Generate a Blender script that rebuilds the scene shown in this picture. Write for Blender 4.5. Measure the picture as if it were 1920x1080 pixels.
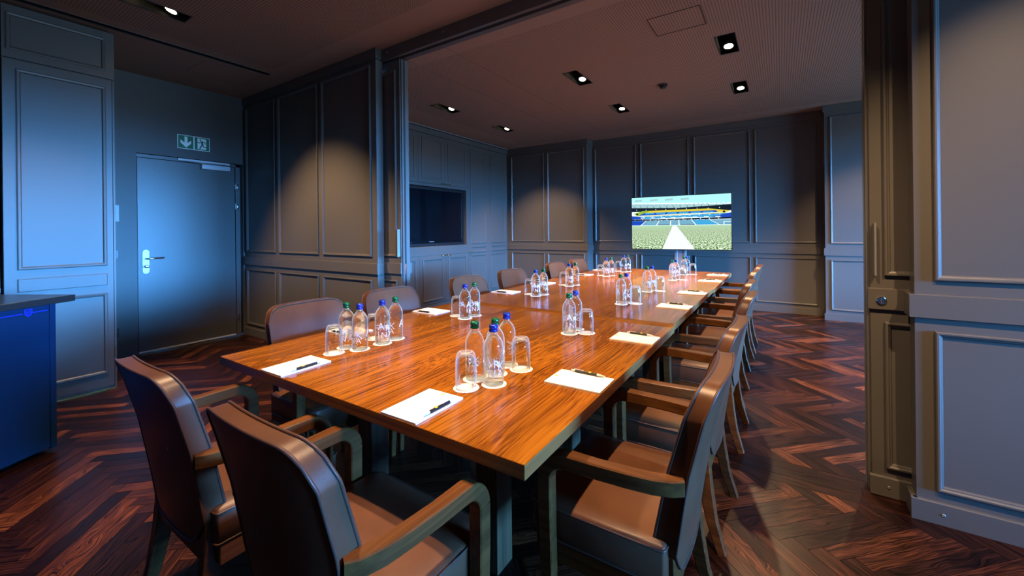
import bpy, bmesh, math, random
from mathutils import Vector, Matrix
from math import sin, cos, pi, radians
for o in list(bpy.data.objects): bpy.data.objects.remove(o)
SC = bpy.context.scene
COL = SC.collection
random.seed(7)
# ------------------------------------------------------------------ camera
yaw, roll = radians(33.22), radians(-0.617)
fw = Vector((-sin(yaw), cos(yaw), 0)); rr = Vector((cos(yaw), sin(yaw), 0)); uu = Vector((0, 0, 1))
r2 = rr*cos(roll) + uu*sin(roll); u2 = uu*cos(roll) - rr*sin(roll)
CAM_POS = Vector((0, 0, 1.29))
cd = bpy.data.cameras.new('camera'); cam = bpy.data.objects.new('camera', cd); COL.objects.link(cam)
cd.sensor_width = 36; cd.lens = 36*769.38/1920; cd.shift_y = -(540-431)/1920; cd.clip_start = .05
cam.matrix_world = Matrix(((r2.x, u2.x, -fw.x, 0), (r2.y, u2.y, -fw.y, 0), (r2.z, u2.z, -fw.z, CAM_POS.z), (0, 0, 0, 1)))
SC.camera = cam
# ------------------------------------------------------------------ world, exposure
SKY = 440.0
SPOT_W = 410.0
EXPO = 0.0
SC.view_settings.view_transform = 'Standard'; SC.view_settings.look = 'None'
SC.view_settings.gamma = 1; SC.view_settings.exposure = EXPO; SC.view_settings.use_curve_mapping = False
w = bpy.data.worlds.new('sky'); SC.world = w; w.use_nodes = True
nt = w.node_tree; bg = nt.nodes['Background']
tc = nt.nodes.new('ShaderNodeTexCoord'); sx = nt.nodes.new('ShaderNodeSeparateXYZ'); cr = nt.nodes.new('ShaderNodeValToRGB')
mr = nt.nodes.new('ShaderNodeMapRange'); mr.inputs[1].default_value = -1; mr.inputs[2].default_value = 1
nt.links.new(tc.outputs['Generated'], sx.inputs[0]); nt.links.new(sx.outputs[2], mr.inputs[0])
nt.links.new(mr.outputs[0], cr.inputs[0]); nt.links.new(cr.outputs[0], bg.inputs[0])
e = cr.color_ramp.elements; e[0].position = .497; e[0].color = (.012, .022, .035, 1); e[1].position = .525; e[1].color = (.085, .38, 1, 1)
n = e.new(1.0); n.color = (.05, .28, .95, 1)
bg.inputs[1].default_value = SKY
# ------------------------------------------------------------------ sizes of the room
ZN, ZF = 3.0, 2.963           # ceiling heights, near and far room
XD = -5.747                   # wall with the door
YP = 2.52                     # panelled partition, front face
XT = -4.765                   # fitted cabinets with the recessed screen
YB1, YB2 = 7.13, 7.40         # back wall, proud and recessed faces
XR = 5.2                      # window wall
YN = -2.3                     # wall behind the camera
WIN = [(.35, 2.15), (3.0, 7.0)]
WZ0, WZ1 = .65, 2.7
for i, (a, b) in enumerate(WIN):   # sampling portals in the window openings (they give no light of their own)
    ld = bpy.data.lights.new('window_portal', 'AREA'); ld.shape = 'RECTANGLE'; ld.size = WZ1-WZ0; ld.size_y = b-a
    ld.cycles.is_portal = True
    lo = bpy.data.objects.new('window_portal', ld); COL.objects.link(lo)
    lo.location = (XR+.14, (a+b)/2, (WZ0+WZ1)/2); lo.rotation_euler = (0, radians(90), 0)
# ------------------------------------------------------------------ materials
def newmat(name):
    m = bpy.data.materials.new(name); m.use_nodes = True
    return m, m.node_tree, m.node_tree.nodes['Principled BSDF']
def pset(b, col=None, rough=None, metal=None, spec=None, coat=None):
    if col is not None: b.inputs['Base Color'].default_value = (*col, 1)
    if rough is not None: b.inputs['Roughness'].default_value = rough
    if metal is not None: b.inputs['Metallic'].default_value = metal
    if spec is not None: b.inputs['Specular IOR Level'].default_value = spec
    if coat is not None: b.inputs['Coat Weight'].default_value = coat
def mat(name, col, rough=.5, metal=0, spec=.5, bump=0, bscale=200, coat=0, var=0):
    m, t, b = newmat(name); pset(b, col, rough, metal, spec, coat)
    if bump or var:
        co = t.nodes.new('ShaderNodeTexCoord'); no = t.nodes.new('ShaderNodeTexNoise'); no.inputs['Scale'].default_value = bscale
        t.links.new(co.outputs['Object'], no.inputs[0])
        if bump:
            bp = t.nodes.new('ShaderNodeBump'); bp.inputs['Strength'].default_value = bump; bp.inputs['Distance'].default_value = .002
            t.links.new(no.outputs[0], bp.inputs['Height']); t.links.new(bp.outputs[0], b.inputs['Normal'])
        if var:
            n2 = t.nodes.new('ShaderNodeTexNoise'); n2.inputs['Scale'].default_value = 6; t.links.new(co.outputs['Object'], n2.inputs[0])
            mx = t.nodes.new('ShaderNodeMix'); mx.data_type = 'RGBA'
            mx.inputs[6].default_value = (*[c*(1-var) for c in col], 1); mx.inputs[7].default_value = (*[c*(1+var) for c in col], 1)
            t.links.new(n2.outputs[0], mx.inputs[0]); t.links.new(mx.outputs[2], b.inputs['Base Color'])
    return m
def emit(name, col, s):
    m = bpy.data.materials.new(name); m.use_nodes = True; t = m.node_tree; t.nodes.clear()
    e_ = t.nodes.new('ShaderNodeEmission'); e_.inputs[0].default_value = (*col, 1); e_.inputs[1].default_value = s
    o_ = t.nodes.new('ShaderNodeOutputMaterial'); t.links.new(e_.outputs[0], o_.inputs[0]); return m
def ramp(t, stops):
    c = t.nodes.new('ShaderNodeValToRGB'); el = c.color_ramp.elements
    while len(el) > 1: el.remove(el[-1])
    el[0].position = stops[0][0]; el[0].color = (*stops[0][1], 1)
    for p, k in stops[1:]:
        q = el.new(p); q.color = (*k, 1)
    return c
def math_(t, op, a=None, b=None):
    m = t.nodes.new('ShaderNodeMath'); m.operation = op
    for i, v in enumerate((a, b)):
        if v is None: continue
        if isinstance(v, (int, float)): m.inputs[i].default_value = v
        else: t.links.new(v, m.inputs[i])
    return m.outputs[0]

M = {}
PAINT = (.084, .078, .070)
M['paint'] = mat('taupe_satin_paint', PAINT, .38, spec=.5, bump=.05, bscale=350)
M['door'] = mat('door_satin_paint', (.080, .078, .075), .38, spec=.5, bump=.03, bscale=300)
M['wallplain'] = mat('matt_wall_paint', (.074, .071, .067), .5, spec=.4, bump=.04, bscale=300)
M['dark'] = mat('black_shadow_gap', (.006, .006, .006), .7)
M['housing'] = mat('matt_black_housing', (.003, .003, .003), .8, spec=.1)
M['black'] = mat('black_plastic', (.008, .008, .009), .35)
M['blackgloss'] = mat('dark_screen_glass', (.002, .003, .005), .06, spec=.25)
M['steel'] = mat('brushed_steel', (.42, .42, .42), .45, .9)
M['chrome'] = mat('polished_chrome', (.8, .8, .8), .12, 1)
M['alu'] = mat('silver_grey_paint', (.55, .57, .58), .4)
M['stand'] = mat('grey_stand_metal', (.16, .17, .18), .4)
M['brass'] = mat('brass', (.75, .52, .18), .25, 1)
M['white'] = mat('white_paper', (.85, .85, .86), .6)
M['greyplastic'] = mat('light_grey_plastic', (.36, .36, .35), .5)
M['green'] = mat('sign_green', (.0, .16, .065), .5)
M['signwhite'] = mat('sign_white', (.82, .90, .84), .5)
M['navy'] = mat('navy_lacquer', (.001, .021, .068), .42, spec=.22)
M['blueprint'] = mat('bright_blue_print', (.012, .02, .75), .5)
M['countertop'] = mat('dark_stone_top', (.02, .021, .022), .28)
M['gold'] = mat('gold_print', (.85, .45, .05), .45)
M['yellow'] = mat('yellow_print', (.85, .62, .04), .45)
M['capgreen'] = mat('green_metal_cap', (.0, .085, .03), .25, .3)
M['capblue'] = mat('blue_metal_cap', (.006, .022, .26), .25, .3)
M['printwhite'] = mat('white_bottle_print', (.78, .84, .9), .5)
M['printnavy'] = mat('navy_bottle_print', (.02, .03, .22), .5)
M['printgreen'] = mat('green_bottle_print', (.0, .2, .1), .5)
M['lamp'] = emit('lamp_lens', (1, .80, .52), 30)
M['lampdim'] = mat('lamp_reflector', (.55, .36, .28), .2, .8)
def leather(name, col):
    m, t, b = newmat(name); pset(b, col, .36, spec=.22)
    co = t.nodes.new('ShaderNodeTexCoord')
    vo = t.nodes.new('ShaderNodeTexVoronoi'); vo.inputs['Scale'].default_value = 420; t.links.new(co.outputs['Object'], vo.inputs[0])
    no = t.nodes.new('ShaderNodeTexNoise'); no.inputs['Scale'].default_value = 9; t.links.new(co.outputs['Object'], no.inputs[0])
    bp = t.nodes.new('ShaderNodeBump'); bp.inputs['Strength'].default_value = .10; bp.inputs['Distance'].default_value = .0012
    t.links.new(vo.outputs[0], bp.inputs['Height']); t.links.new(bp.outputs[0], b.inputs['Normal'])
    c = ramp(t, [(.3, [k*.85 for k in col]), (.7, [k*1.15 for k in col])])
    t.links.new(no.outputs[0], c.inputs[0]); t.links.new(c.outputs[0], b.inputs['Base Color'])
    return m
M['leather'] = leather('brown_leather', (.086, .036, .0185))
M['piping'] = leather('brown_piping', (.07, .034, .024))
def wood(name, stops, sc=(1, 1, 1), rough=.32, figure=.35, coord='Object', spec=.5, coat=0, rnd=True, fine=62, rot=(0, 0, 0), det=5, bump=.08):
    """straight streaky grain running along local y"""
    m, t, b = newmat(name); pset(b, None, rough, spec=spec, coat=coat)
    co = t.nodes.new('ShaderNodeTexCoord'); mp = t.nodes.new('ShaderNodeMapping'); mp.inputs['Scale'].default_value = sc; mp.inputs['Rotation'].default_value = rot
    t.links.new(co.outputs[coord], mp.inputs[0])
    if rnd:
        oi = t.nodes.new('ShaderNodeObjectInfo'); k = math_(t, 'MULTIPLY', oi.outputs['Random'], 37.0)
        cx = t.nodes.new('ShaderNodeCombineXYZ')
        for i in range(3): t.links.new(k, cx.inputs[i])
        t.links.new(cx.outputs[0], mp.inputs['Location'])
    lo = t.nodes.new('ShaderNodeTexNoise'); lo.inputs['Scale'].default_value = 1.6; lo.inputs['Detail'].default_value = 2
    m2 = t.nodes.new('ShaderNodeMapping'); m2.inputs['Scale'].default_value = (1.6, .5, 1.6)
    t.links.new(mp.outputs[0], m2.inputs[0]); t.links.new(m2.outputs[0], lo.inputs[0])
    se = t.nodes.new('ShaderNodeSeparateXYZ'); t.links.new(mp.outputs[0], se.inputs[0])
    warp = math_(t, 'MULTIPLY', lo.outputs[0], figure)
    xx = math_(t, 'ADD', se.outputs[0], warp); zz = math_(t, 'ADD', se.outputs[2], warp)
    cb = t.nodes.new('ShaderNodeCombineXYZ'); t.links.new(xx, cb.inputs[0]); t.links.new(zz, cb.inputs[2])
    t.links.new(math_(t, 'MULTIPLY', se.outputs[1], .010), cb.inputs[1])
    g = t.nodes.new('ShaderNodeTexNoise'); g.inputs['Scale'].default_value = fine; g.inputs['Detail'].default_value = det; g.inputs['Roughness'].default_value = .55
    t.links.new(cb.outputs[0], g.inputs[0])
    g2 = t.nodes.new('ShaderNodeTexNoise'); g2.inputs['Scale'].default_value = 12; g2.inputs['Detail'].default_value = 3
    t.links.new(cb.outputs[0], g2.inputs[0])
    s = math_(t, 'ADD', math_(t, 'MULTIPLY', g.outputs[0], .62), math_(t, 'MULTIPLY', g2.outputs[0], .38))
    c = ramp(t, stops); t.links.new(s, c.inputs[0]); t.links.new(c.outputs[0], b.inputs['Base Color'])
    bp = t.nodes.new('ShaderNodeBump'); bp.inputs['Strength'].default_value = bump; bp.inputs['Distance'].default_value = .001
    t.links.new(g.outputs[0], bp.inputs['Height']); t.links.new(bp.outputs[0], b.inputs['Normal'])
    return m
M['table'] = wood('rosewood_veneer', [(.28, (.05, .015, .0018)), (.42, (.115, .035, .0035)), (.50, (.18, .060, .0052)), (.58, (.24, .085, .0072)), (.74, (.295, .113, .0105))], rough=.15, figure=.26, spec=.28, fine=150, det=2.2, bump=.012)
M['tedge'] = wood('rosewood_edge', [(.32, (.05, .016, .006)), (.5, (.21, .075, .02)), (.7, (.34, .14, .045))], sc=(1, 1, 1), rough=.3, figure=.1)
M['tedgex'] = wood('rosewood_edge_across_lit', [(.32, (.07, .022, .006)), (.5, (.28, .10, .02)), (.7, (.44, .18, .045))], rot=(0, 0, pi/2), rough=.3, figure=.05)  # end edges coloured brighter than the side edges, imitating lamp light on them
M['legwood'] = wood('zebrano_leg', [(.35, (.025, .015, .008)), (.5, (.075, .046, .022)), (.68, (.14, .09, .045))], rot=(pi/2, 0, 0), rough=.45, figure=.03, spec=.3, fine=90)
M['chairwood'] = wood('walnut_chair_wood', [(.3, (.036, .013, .0045)), (.5, (.080, .030, .0085)), (.7, (.13, .052, .015))], sc=(1, .8, 1), rough=.36, figure=.1, spec=.16)
# ceiling: plain and perforated
M['ceil'] = mat('ceiling_paint', (.28, .198, .145), .75, spec=.2, bump=.05, bscale=250)
def perforated():
    m, t, b = newmat('perforated_ceiling'); pset(b, None, .75, spec=.2)
    co = t.nodes.new('ShaderNodeTexCoord'); se = t.nodes.new('ShaderNodeSeparateXYZ'); t.links.new(co.outputs['Object'], se.inputs[0])
    P = .021
    def cell(s):
        f = math_(t, 'FRACT', math_(t, 'DIVIDE', math_(t, 'ADD', s, 20.0), P))
        d = math_(t, 'SUBTRACT', f, .5); return math_(t, 'MULTIPLY', d, d)
    r = math_(t, 'SQRT', math_(t, 'ADD', cell(se.outputs[0]), cell(se.outputs[1])))
    hole = math_(t, 'LESS_THAN', r, .235)
    mx = t.nodes.new('ShaderNodeMix'); mx.data_type = 'RGBA'; mx.inputs[6].default_value = (.28, .198, .145, 1); mx.inputs[7].default_value = (.05, .036, .028, 1)
    t.links.new(hole, mx.inputs[0]); t.links.new(mx.outputs[2], b.inputs['Base Color']); return m
M['perf'] = perforated()
def plank_mat():
    m, t, b = newmat('smoked_oak_parquet'); pset(b, None, .27, spec=.2)
    uv = t.nodes.new('ShaderNodeUVMap'); uv.uv_map = 'UVMap'
    oi = t.nodes.new('ShaderNodeObjectInfo'); ge = t.nodes.new('ShaderNodeNewGeometry')
    rnd = math_(t, 'FRACT', math_(t, 'ADD', oi.outputs['Random'], ge.outputs['Random Per Island']))
    r1 = math_(t, 'FRACT', math_(t, 'MULTIPLY', rnd, 91.7))
    se = t.nodes.new('ShaderNodeSeparateXYZ'); t.links.new(uv.outputs[0], se.inputs[0])
    off = math_(t, 'MULTIPLY', rnd, 83.0)
    def vec(x, y, z=None):
        c = t.nodes.new('ShaderNodeCombineXYZ'); t.links.new(x, c.inputs[0]); t.links.new(y, c.inputs[1])
        if z is not None: t.links.new(z, c.inputs[2])
        return c.outputs[0]
    # slow warp for cathedral figure
    wn = t.nodes.new('ShaderNodeTexNoise'); wn.inputs['Scale'].default_value = 1; wn.inputs['Detail'].default_value = 1
    t.links.new(vec(math_(t, 'MULTIPLY', se.outputs[0], 7), math_(t, 'MULTIPLY', se.outputs[1], 16), off), wn.inputs[0])
    wamt = math_(t, 'MULTIPLY', math_(t, 'POWER', r1, 2.5), .16)
    v = math_(t, 'ADD', se.outputs[1], math_(t, 'MULTIPLY', wn.outputs[0], math_(t, 'ADD', wamt, .006)))
    g = t.nodes.new('ShaderNodeTexNoise'); g.inputs['Scale'].default_value = 1; g.inputs['Detail'].default_value = 4; g.inputs['Roughness'].default_value = .6
    t.links.new(vec(math_(t, 'MULTIPLY', se.outputs[0], 6), math_(t, 'MULTIPLY', v, 230), off), g.inputs[0])
    base = ramp(t, [(0, (.009, .0026, .0018)), (.4, (.017, .0046, .0026)), (.62, (.027, .0072, .0036)), (.78, (.044, .012, .005)), (.9, (.080, .022, .008)), (1, (.115, .034, .012))])
    t.links.new(rnd, base.inputs[0])
    gr = ramp(t, [(.34, (.06, .05, .05)), (.44, (.35, .32, .30)), (.52, (.95, .95, .95)), (.63, (2.0, 2.0, 1.95))]); t.links.new(g.outputs[0], gr.inputs[0])
    mx = t.nodes.new('ShaderNodeMix'); mx.data_type = 'RGBA'; mx.blend_type = 'MULTIPLY'; mx.inputs[0].default_value = 1
    t.links.new(base.outputs[0], mx.inputs[6]); t.links.new(gr.outputs[0], mx.inputs[7]); t.links.new(mx.outputs[2], b.inputs['Base Color'])
    rg = t.nodes.new('ShaderNodeMapRange'); rg.inputs[3].default_value = .22; rg.inputs[4].default_value = .40
    t.links.new(g.outputs[0], rg.inputs[0]); t.links.new(rg.outputs[0], b.inputs['Roughness'])
    bp = t.nodes.new('ShaderNodeBump'); bp.inputs['Strength'].default_value = .15; bp.inputs['Distance'].default_value = .001
    t.links.new(g.outputs[0], bp.inputs['Height']); t.links.new(bp.outputs[0], b.inputs['Normal'])
    return m
M['plank'] = plank_mat()
def edge_glow(t, sh, amt, col):
    """paints a pale bright rim where the glass turns edge-on, imitating caught light"""
    lw = t.nodes.new('ShaderNodeLayerWeight'); lw.inputs[0].default_value = .5; tl = t.nodes.new('ShaderNodeBsdfTranslucent'); tl.inputs[0].default_value = (*col, 1)
    df = t.nodes.new('ShaderNodeBsdfDiffuse'); df.inputs[0].default_value = (*col, 1); ad = t.nodes.new('ShaderNodeMixShader'); ad.inputs[0].default_value = .5
    t.links.new(tl.outputs[0], ad.inputs[1]); t.links.new(df.outputs[0], ad.inputs[2])
    m = t.nodes.new('ShaderNodeMixShader'); t.links.new(math_(t, 'MULTIPLY', math_(t, 'POWER', lw.outputs['Facing'], 3.0), amt), m.inputs[0])
    t.links.new(sh, m.inputs[1]); t.links.new(ad.outputs[0], m.inputs[2]); return m.outputs[0]
def thin_glass(name, tint, edge=(.75, .9, .95), cap=1.0):
    m = bpy.data.materials.new(name); m.use_nodes = True; t = m.node_tree; t.nodes.clear()
    tr = t.nodes.new('ShaderNodeBsdfTransparent'); tr.inputs[0].default_value = (*tint, 1)
    gl = t.nodes.new('ShaderNodeBsdfGlossy'); gl.inputs['Roughness'].default_value = .03; gl.inputs[0].default_value = (*edge, 1)
    fr = t.nodes.new('ShaderNodeFresnel'); fr.inputs[0].default_value = 1.5
    mx = t.nodes.new('ShaderNodeMixShader'); o_ = t.nodes.new('ShaderNodeOutputMaterial')
    t.links.new(math_(t, 'MULTIPLY', fr.outputs[0], cap), mx.inputs[0]); t.links.new(tr.outputs[0], mx.inputs[1]); t.links.new(gl.outputs[0], mx.inputs[2]); t.links.new(edge_glow(t, mx.outputs[0], .5, (.75, .88, .95)) if cap < 1 else mx.outputs[0], o_.inputs[0])
    return m
M['pane'] = thin_glass('window_glass', (.97, .99, .99))
M['tumbler'] = thin_glass('tumbler_glass', (.965, .98, .985), (1, 1, 1), .42)
def bottle_glass():
    m, t, b = newmat('bottle_glass_with_water'); pset(b, (.97, 1, .985), .0, spec=.5)
    b.inputs['Transmission Weight'].default_value = 1; b.inputs['IOR'].default_value = 1.34
    tr = t.nodes.new('ShaderNodeBsdfTransparent'); tr.inputs[0].default_value = (.97, .99, .985, 1); mx = t.nodes.new('ShaderNodeMixShader'); mx.inputs[0].default_value = .45
    o_ = t.nodes['Material Output']; t.links.new(b.outputs[0], mx.inputs[1]); t.links.new(tr.outputs[0], mx.inputs[2]); t.links.new(edge_glow(t, mx.outputs[0], .85, (.72, .92, .92)), o_.inputs[0]); return m
M['bottle'] = bottle_glass()

# ------------------------------------------------------------------ mesh builder
class MB:
    def __init__(s): s.b = bmesh.new(); s.mi = 0
    def _f(s, vs, smooth=False):
        try:
            f = s.b.faces.new(vs); f.material_index = s.mi; f.smooth = smooth; return f
        except ValueError: return None
    def v(s, p): return s.b.verts.new(p)
    def poly(s, pts, smooth=False): return s._f([s.v(p) for p in pts], smooth)
    def box(s, x0, x1, y0, y1, z0, z1, bev=0, seg=1, mtx=None):
        b = bmesh.new(); r = bmesh.ops.create_cube(b, size=1)
        for v in b.verts: v.co = Vector(((x0+x1)/2+v.co.x*(x1-x0), (y0+y1)/2+v.co.y*(y1-y0), (z0+z1)/2+v.co.z*(z1-z0)))
        if bev: bmesh.ops.bevel(b, geom=b.edges[:], offset=bev, segments=seg, affect='EDGES', profile=.5)
        s.merge(b, mtx, smooth=bool(bev) and seg > 1)
    def merge(s, b, mtx=None, smooth=False):
        mp = {}
        for v in b.verts: mp[v] = s.v(mtx @ v.co if mtx else v.co)
        for f in b.faces: s._f([mp[v] for v in f.verts], smooth or f.smooth)
        b.free()
    def rings(s, rs, cap0=True, cap1=True, smooth=True, closed=True):
        L = [[s.v(p) for p in r] for r in rs]; n = len(L[0])
        for a, c in zip(L, L[1:]):
            for i in range(n if closed else n-1):
                j = (i+1) % n; s._f([a[i], a[j], c[j], c[i]], smooth)
        if cap0: s._f(L[0][::-1])
        if cap1: s._f(L[-1])
    def tube(s, pts, r, n=8, cap=True, closed=False):
        pts = [Vector(p) for p in pts]; N = len(pts); rs = []; up = None
        for i, p in enumerate(pts):
            if closed: d = pts[(i+1) % N]-pts[i-1]
            else: d = pts[min(i+1, N-1)]-pts[max(i-1, 0)]
            d.normalize()
            if up is None: up = d.orthogonal().normalized()
            up = (up-d*up.dot(d)).normalized(); sd = d.cross(up)
            q = r[i] if isinstance(r, (list, tuple)) else r
            rs.append([p+up*cos(2*pi*k/n)*q+sd*sin(2*pi*k/n)*q for k in range(n)])
        if closed: rs.append(rs[0])
        s.rings(rs, cap and not closed, cap and not closed)
    def lathe(s, prof, n=24, c=(0, 0, 0), smooth=True):
        rs = [[Vector((c[0]+r*cos(2*pi*k/n), c[1]+r*sin(2*pi*k/n), c[2]+z)) for k in range(n)] for r, z in prof]
        s.rings(rs, True, True, smooth)
    def prism(s, poly, fn, d0, d1):
        a = [s.v(fn(x, y, d0)) for x, y in poly]; c = [s.v(fn(x, y, d1)) for x, y in poly]; n = len(poly)
        s._f(a[::-1]); s._f(c)
        for i in range(n): s._f([a[i], a[(i+1) % n], c[(i+1) % n], c[i]])
    def frame(s, fn, s0, s1, z0, z1, prof):
        rs = []
        for o_, d in prof:
            rs.append([fn(s0+o_, z0+o_, d), fn(s1-o_, z0+o_, d), fn(s1-o_, z1-o_, d), fn(s0+o_, z1-o_, d)])
        s.rings(rs, False, False, False)
    def mesh(s, name, mats, angle=None, recalc=True):
        if recalc: bmesh.ops.recalc_face_normals(s.b, faces=s.b.faces[:])
        me = bpy.data.meshes.new(name); s.b.to_mesh(me); s.b.free()
        for m in (mats if isinstance(mats, (list, tuple)) else [mats]): me.materials.append(M[m] if isinstance(m, str) else m)
        if angle is not None: me.set_sharp_from_angle(angle=radians(angle))
        return me
    def obj(s, name, mats, parent=None, angle=None, recalc=True):
        return link(name, s.mesh(name, mats, angle, recalc), parent)
def link(name, me, parent=None, loc=None, rz=None):
    o = bpy.data.objects.new(name, me); COL.objects.link(o)
    if parent: o.parent = parent
    if loc is not None: o.location = loc
    if rz is not None: o.rotation_euler = (0, 0, rz)
    return o
def tag(o, label=None, cat=None, group=None, kind=None):
    if label: o['label'] = label
    if cat: o['category'] = cat
    if group: o['group'] = group
    if kind: o['kind'] = kind
    return o
def thing(name, label, cat, loc=(0, 0, 0), rz=0, group=None):
    return tag(link(name, None, None, loc, rz), label, cat, group)
def struct(o): return tag(o, kind='structure')
def bx(name, m, x0, x1, y0, y1, z0, z1, parent=None, bev=0, seg=1):
    b = MB(); b.box(x0, x1, y0, y1, z0, z1, bev, seg); return b.obj(name, m, parent)
def dup(root, loc, rz, label=None, group=None):
    r = root.copy(); COL.objects.link(r); r.location = loc; r.rotation_euler = (0, 0, rz)
    if label: r['label'] = label
    if group: r['group'] = group
    for ch in list(root.children):
        c = ch.copy(); COL.objects.link(c); c.parent = r
        for g in list(ch.children):
            d = g.copy(); COL.objects.link(d); d.parent = c
    return r
MOULD = [(0, 0), (0, .014), (.004, .018), (.010, .018), (.015, .012), (.020, .010), (.024, .004), (.024, 0)]
def fy(y0): return lambda s, z, d: Vector((s, y0-d, z))       # wall facing -y
def fx(x0): return lambda s, z, d: Vector((x0+d, s, z))       # wall facing +x
def frame_on(parent, fn, s0, s1, z0, z1, m='paint', prof=MOULD, name='panel_frame'):
    b = MB(); b.frame(fn, s0, s1, z0, z1, prof); return b.obj(name, m, parent)
def rail(parent, name, fn, s0, s1, z0, z1, d, m='paint'):
    b = MB(); p = [(z0, 0), (z0, d), (z1-.004, d), (z1, d-.006), (z1, 0)]
    b.rings([[fn(s_, z, q) for z, q in p] for s_ in (s0, s1)], True, True, False)
    return b.obj(name, m, parent)

# ------------------------------------------------------------------ floor base
floor = struct(bx('floor', 'dark', -5.9, XR+.2, YN-.1, 7.6, -.08, -.004))
# ------------------------------------------------------------------ ceilings with openings for lights and slots
LX = [1.08, -.393, -1.865, -3.83]; LXN = [1.08, -.393, -1.95, -3.95]
FIX = []
for x in LX:
    for y in (4.0, 5.39): FIX.append((x, y, ZF))
for x in LXN: FIX.append((x, .89, ZN))
def ceiling(name, x0, x1, y0, y1, z, holes, perf, th=.14):
    xs = sorted({x0, x1, perf[0], perf[1], *[h[0] for h in holes], *[h[1] for h in holes]})
    ys = sorted({y0, y1, perf[2], perf[3], *[h[2] for h in holes], *[h[3] for h in holes]})
    b = MB()
    def hole(cx, cy): return any(h[0] < cx < h[1] and h[2] < cy < h[3] for h in holes)
    for i in range(len(xs)-1):
        for j in range(len(ys)-1):
            cx, cy = (xs[i]+xs[i+1])/2, (ys[j]+ys[j+1])/2
            if hole(cx, cy): continue
            b.mi = 1 if perf[0] < cx < perf[1] and perf[2] < cy < perf[3] else 0
            b.poly([(xs[i], ys[j], z), (xs[i], ys[j+1], z), (xs[i+1], ys[j+1], z), (xs[i+1], ys[j], z)])
    b.mi = 0; b.poly([(x0, y0, z+th), (x1, y0, z+th), (x1, y1, z+th), (x0, y1, z+th)])
    return struct(b.obj(name, ['ceil', 'perf'], None, recalc=False))
hN = [(x-.078, x+.078, y-.005, y+.445) for x, y, z in FIX if z == ZN] + [(-4.66, -4.585, -1.6, 2.29)]
hF = [(x-.078, x+.078, y-.005, y+.445) for x, y, z in FIX if z == ZF]
struct(bx('added_sky_blocker', 'wallplain', XR+.25, XR+5.4, -4, 11, 2.78, 2.95))   # unseen slab added outside the windows to cut off the high sky
ceilN = ceiling('ceiling', -5.9, XR+.2, YN-.1, 2.60, ZN, hN, (-4.44, 4.6, -1.9, 2.237))
ceilF = ceiling('ceiling', -5.0, XR+.2, 2.66, 7.55, ZF, hF, (-4.2, 4.6, 2.967, 6.95))
# access panels: shallow lids with an open joint round them
b = MB(); b.frame(lambda s, z, d: Vector((s, z, ZF-d)), -.885, -.49, 3.355, 3.695, [(0, 0), (0, .003), (.004, .003), (.004, 0)]); b.obj('access_panel_joint', 'dark', ceilF)
b = MB(); b.frame(lambda s, z, d: Vector((s, z, ZN-d)), -5.23, -4.74, 1.74, 2.255, [(0, 0), (0, .0015), (.003, .0015), (.003, 0)]); b.obj('access_panel_joint', 'wallplain', ceilN)
for xj in (-2.55, -3.05): bx('board_joint', 'wallplain', xj, xj+.004, 2.8, 7.1, ZF-.0008, ZF+.001, ceilF)

# ------------------------------------------------------------------ walls
def panelled(name, fn, s0, s1, top, panels, lowtop=.83, uptop=None, box=None, base='baseboard', cut=None, dext=(0, 0), chigh=None):
    x0, x1, y0, y1 = box
    wl = struct(bx(name, 'paint', x0, x1, y0, y1, 0, top))
    uptop = uptop or top-.14
    for a, c in panels:
        frame_on(wl, fn, a, c, 1.05, uptop); frame_on(wl, fn, a, c, .14, lowtop)
    rail(wl, 'dado_rail', fn, s0-dext[0], s1+dext[1], .888, .99, .02)
    rail(wl, 'cornice', fn, s0-dext[0], s1+dext[1], top-.095, top, .018)
    bb = struct(rail(None, base, fn, s0-dext[0], s1+dext[1], 0, .093, .018))
    return wl
panelled('wall_partition', fy(YP), XD, -3.155, ZN, [(-5.664, -4.968), (-4.889, -4.098), (-4.02, -3.23)], box=(XD, -3.155, YP, 2.595), base='baseboard_partition', uptop=2.862, dext=(0, .0205))
wl = bpy.data.objects['wall_partition']
rail(wl, 'dado_rail', fx(-3.155), YP-.017, 2.575, .888, .99, .02); rail(wl, 'cornice', fx(-3.155), YP-.015, 2.571, ZN-.095, ZN, .018)
rail(wl, 'base_return', fx(-3.155), YP-.015, 2.575, 0, .093, .018)
struct(bx('wall_partition_rear', 'paint', -4.765, -3.155, 2.735, 2.81, 0, ZN))
struct(bx('wall_partition_core', 'paint', XD, -4.5, 2.595, 2.735, 0, ZN))
panelled('wall_pier', fy(2.496), .493, XR, ZN, [(.555, 1.33), (1.41, 2.16), (2.24, 2.93), (3.01, 3.7), (3.78, 4.47)], box=(.493, XR, 2.496, 2.575), base='baseboard_pier', uptop=2.862, dext=(.0205, 0))
wl = bpy.data.objects['wall_pier']
fnx = lambda s, z, d: Vector((.493-d, s, z))
rail(wl, 'dado_rail', fnx, 2.479, 2.575, .888, .99, .02); rail(wl, 'base_return', fnx, 2.481, 2.575, 0, .093, .018); rail(wl, 'cornice', fnx, 2.481, 2.571, ZN-.095, ZN, .018)
struct(bx('wall_pier_rear', 'paint', .493, XR, 2.735, 2.81, 0, ZN))
# screws in the baseboards
def screw(parent, p, axis='y'):
    b = MB(); n = 12
    b.rings([[Vector((p[0]+r*cos(2*pi*k/n), p[1]-d, p[2]+r*sin(2*pi*k/n))) for k in range(n)] for r, d in ((.007, 0), (.006, .0025), (.003, .0025), (.002, .001))])
    b.obj('screw', 'steel', parent)
screw(bpy.data.objects['baseboard_pier'], (.573, 2.478, .045))
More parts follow.
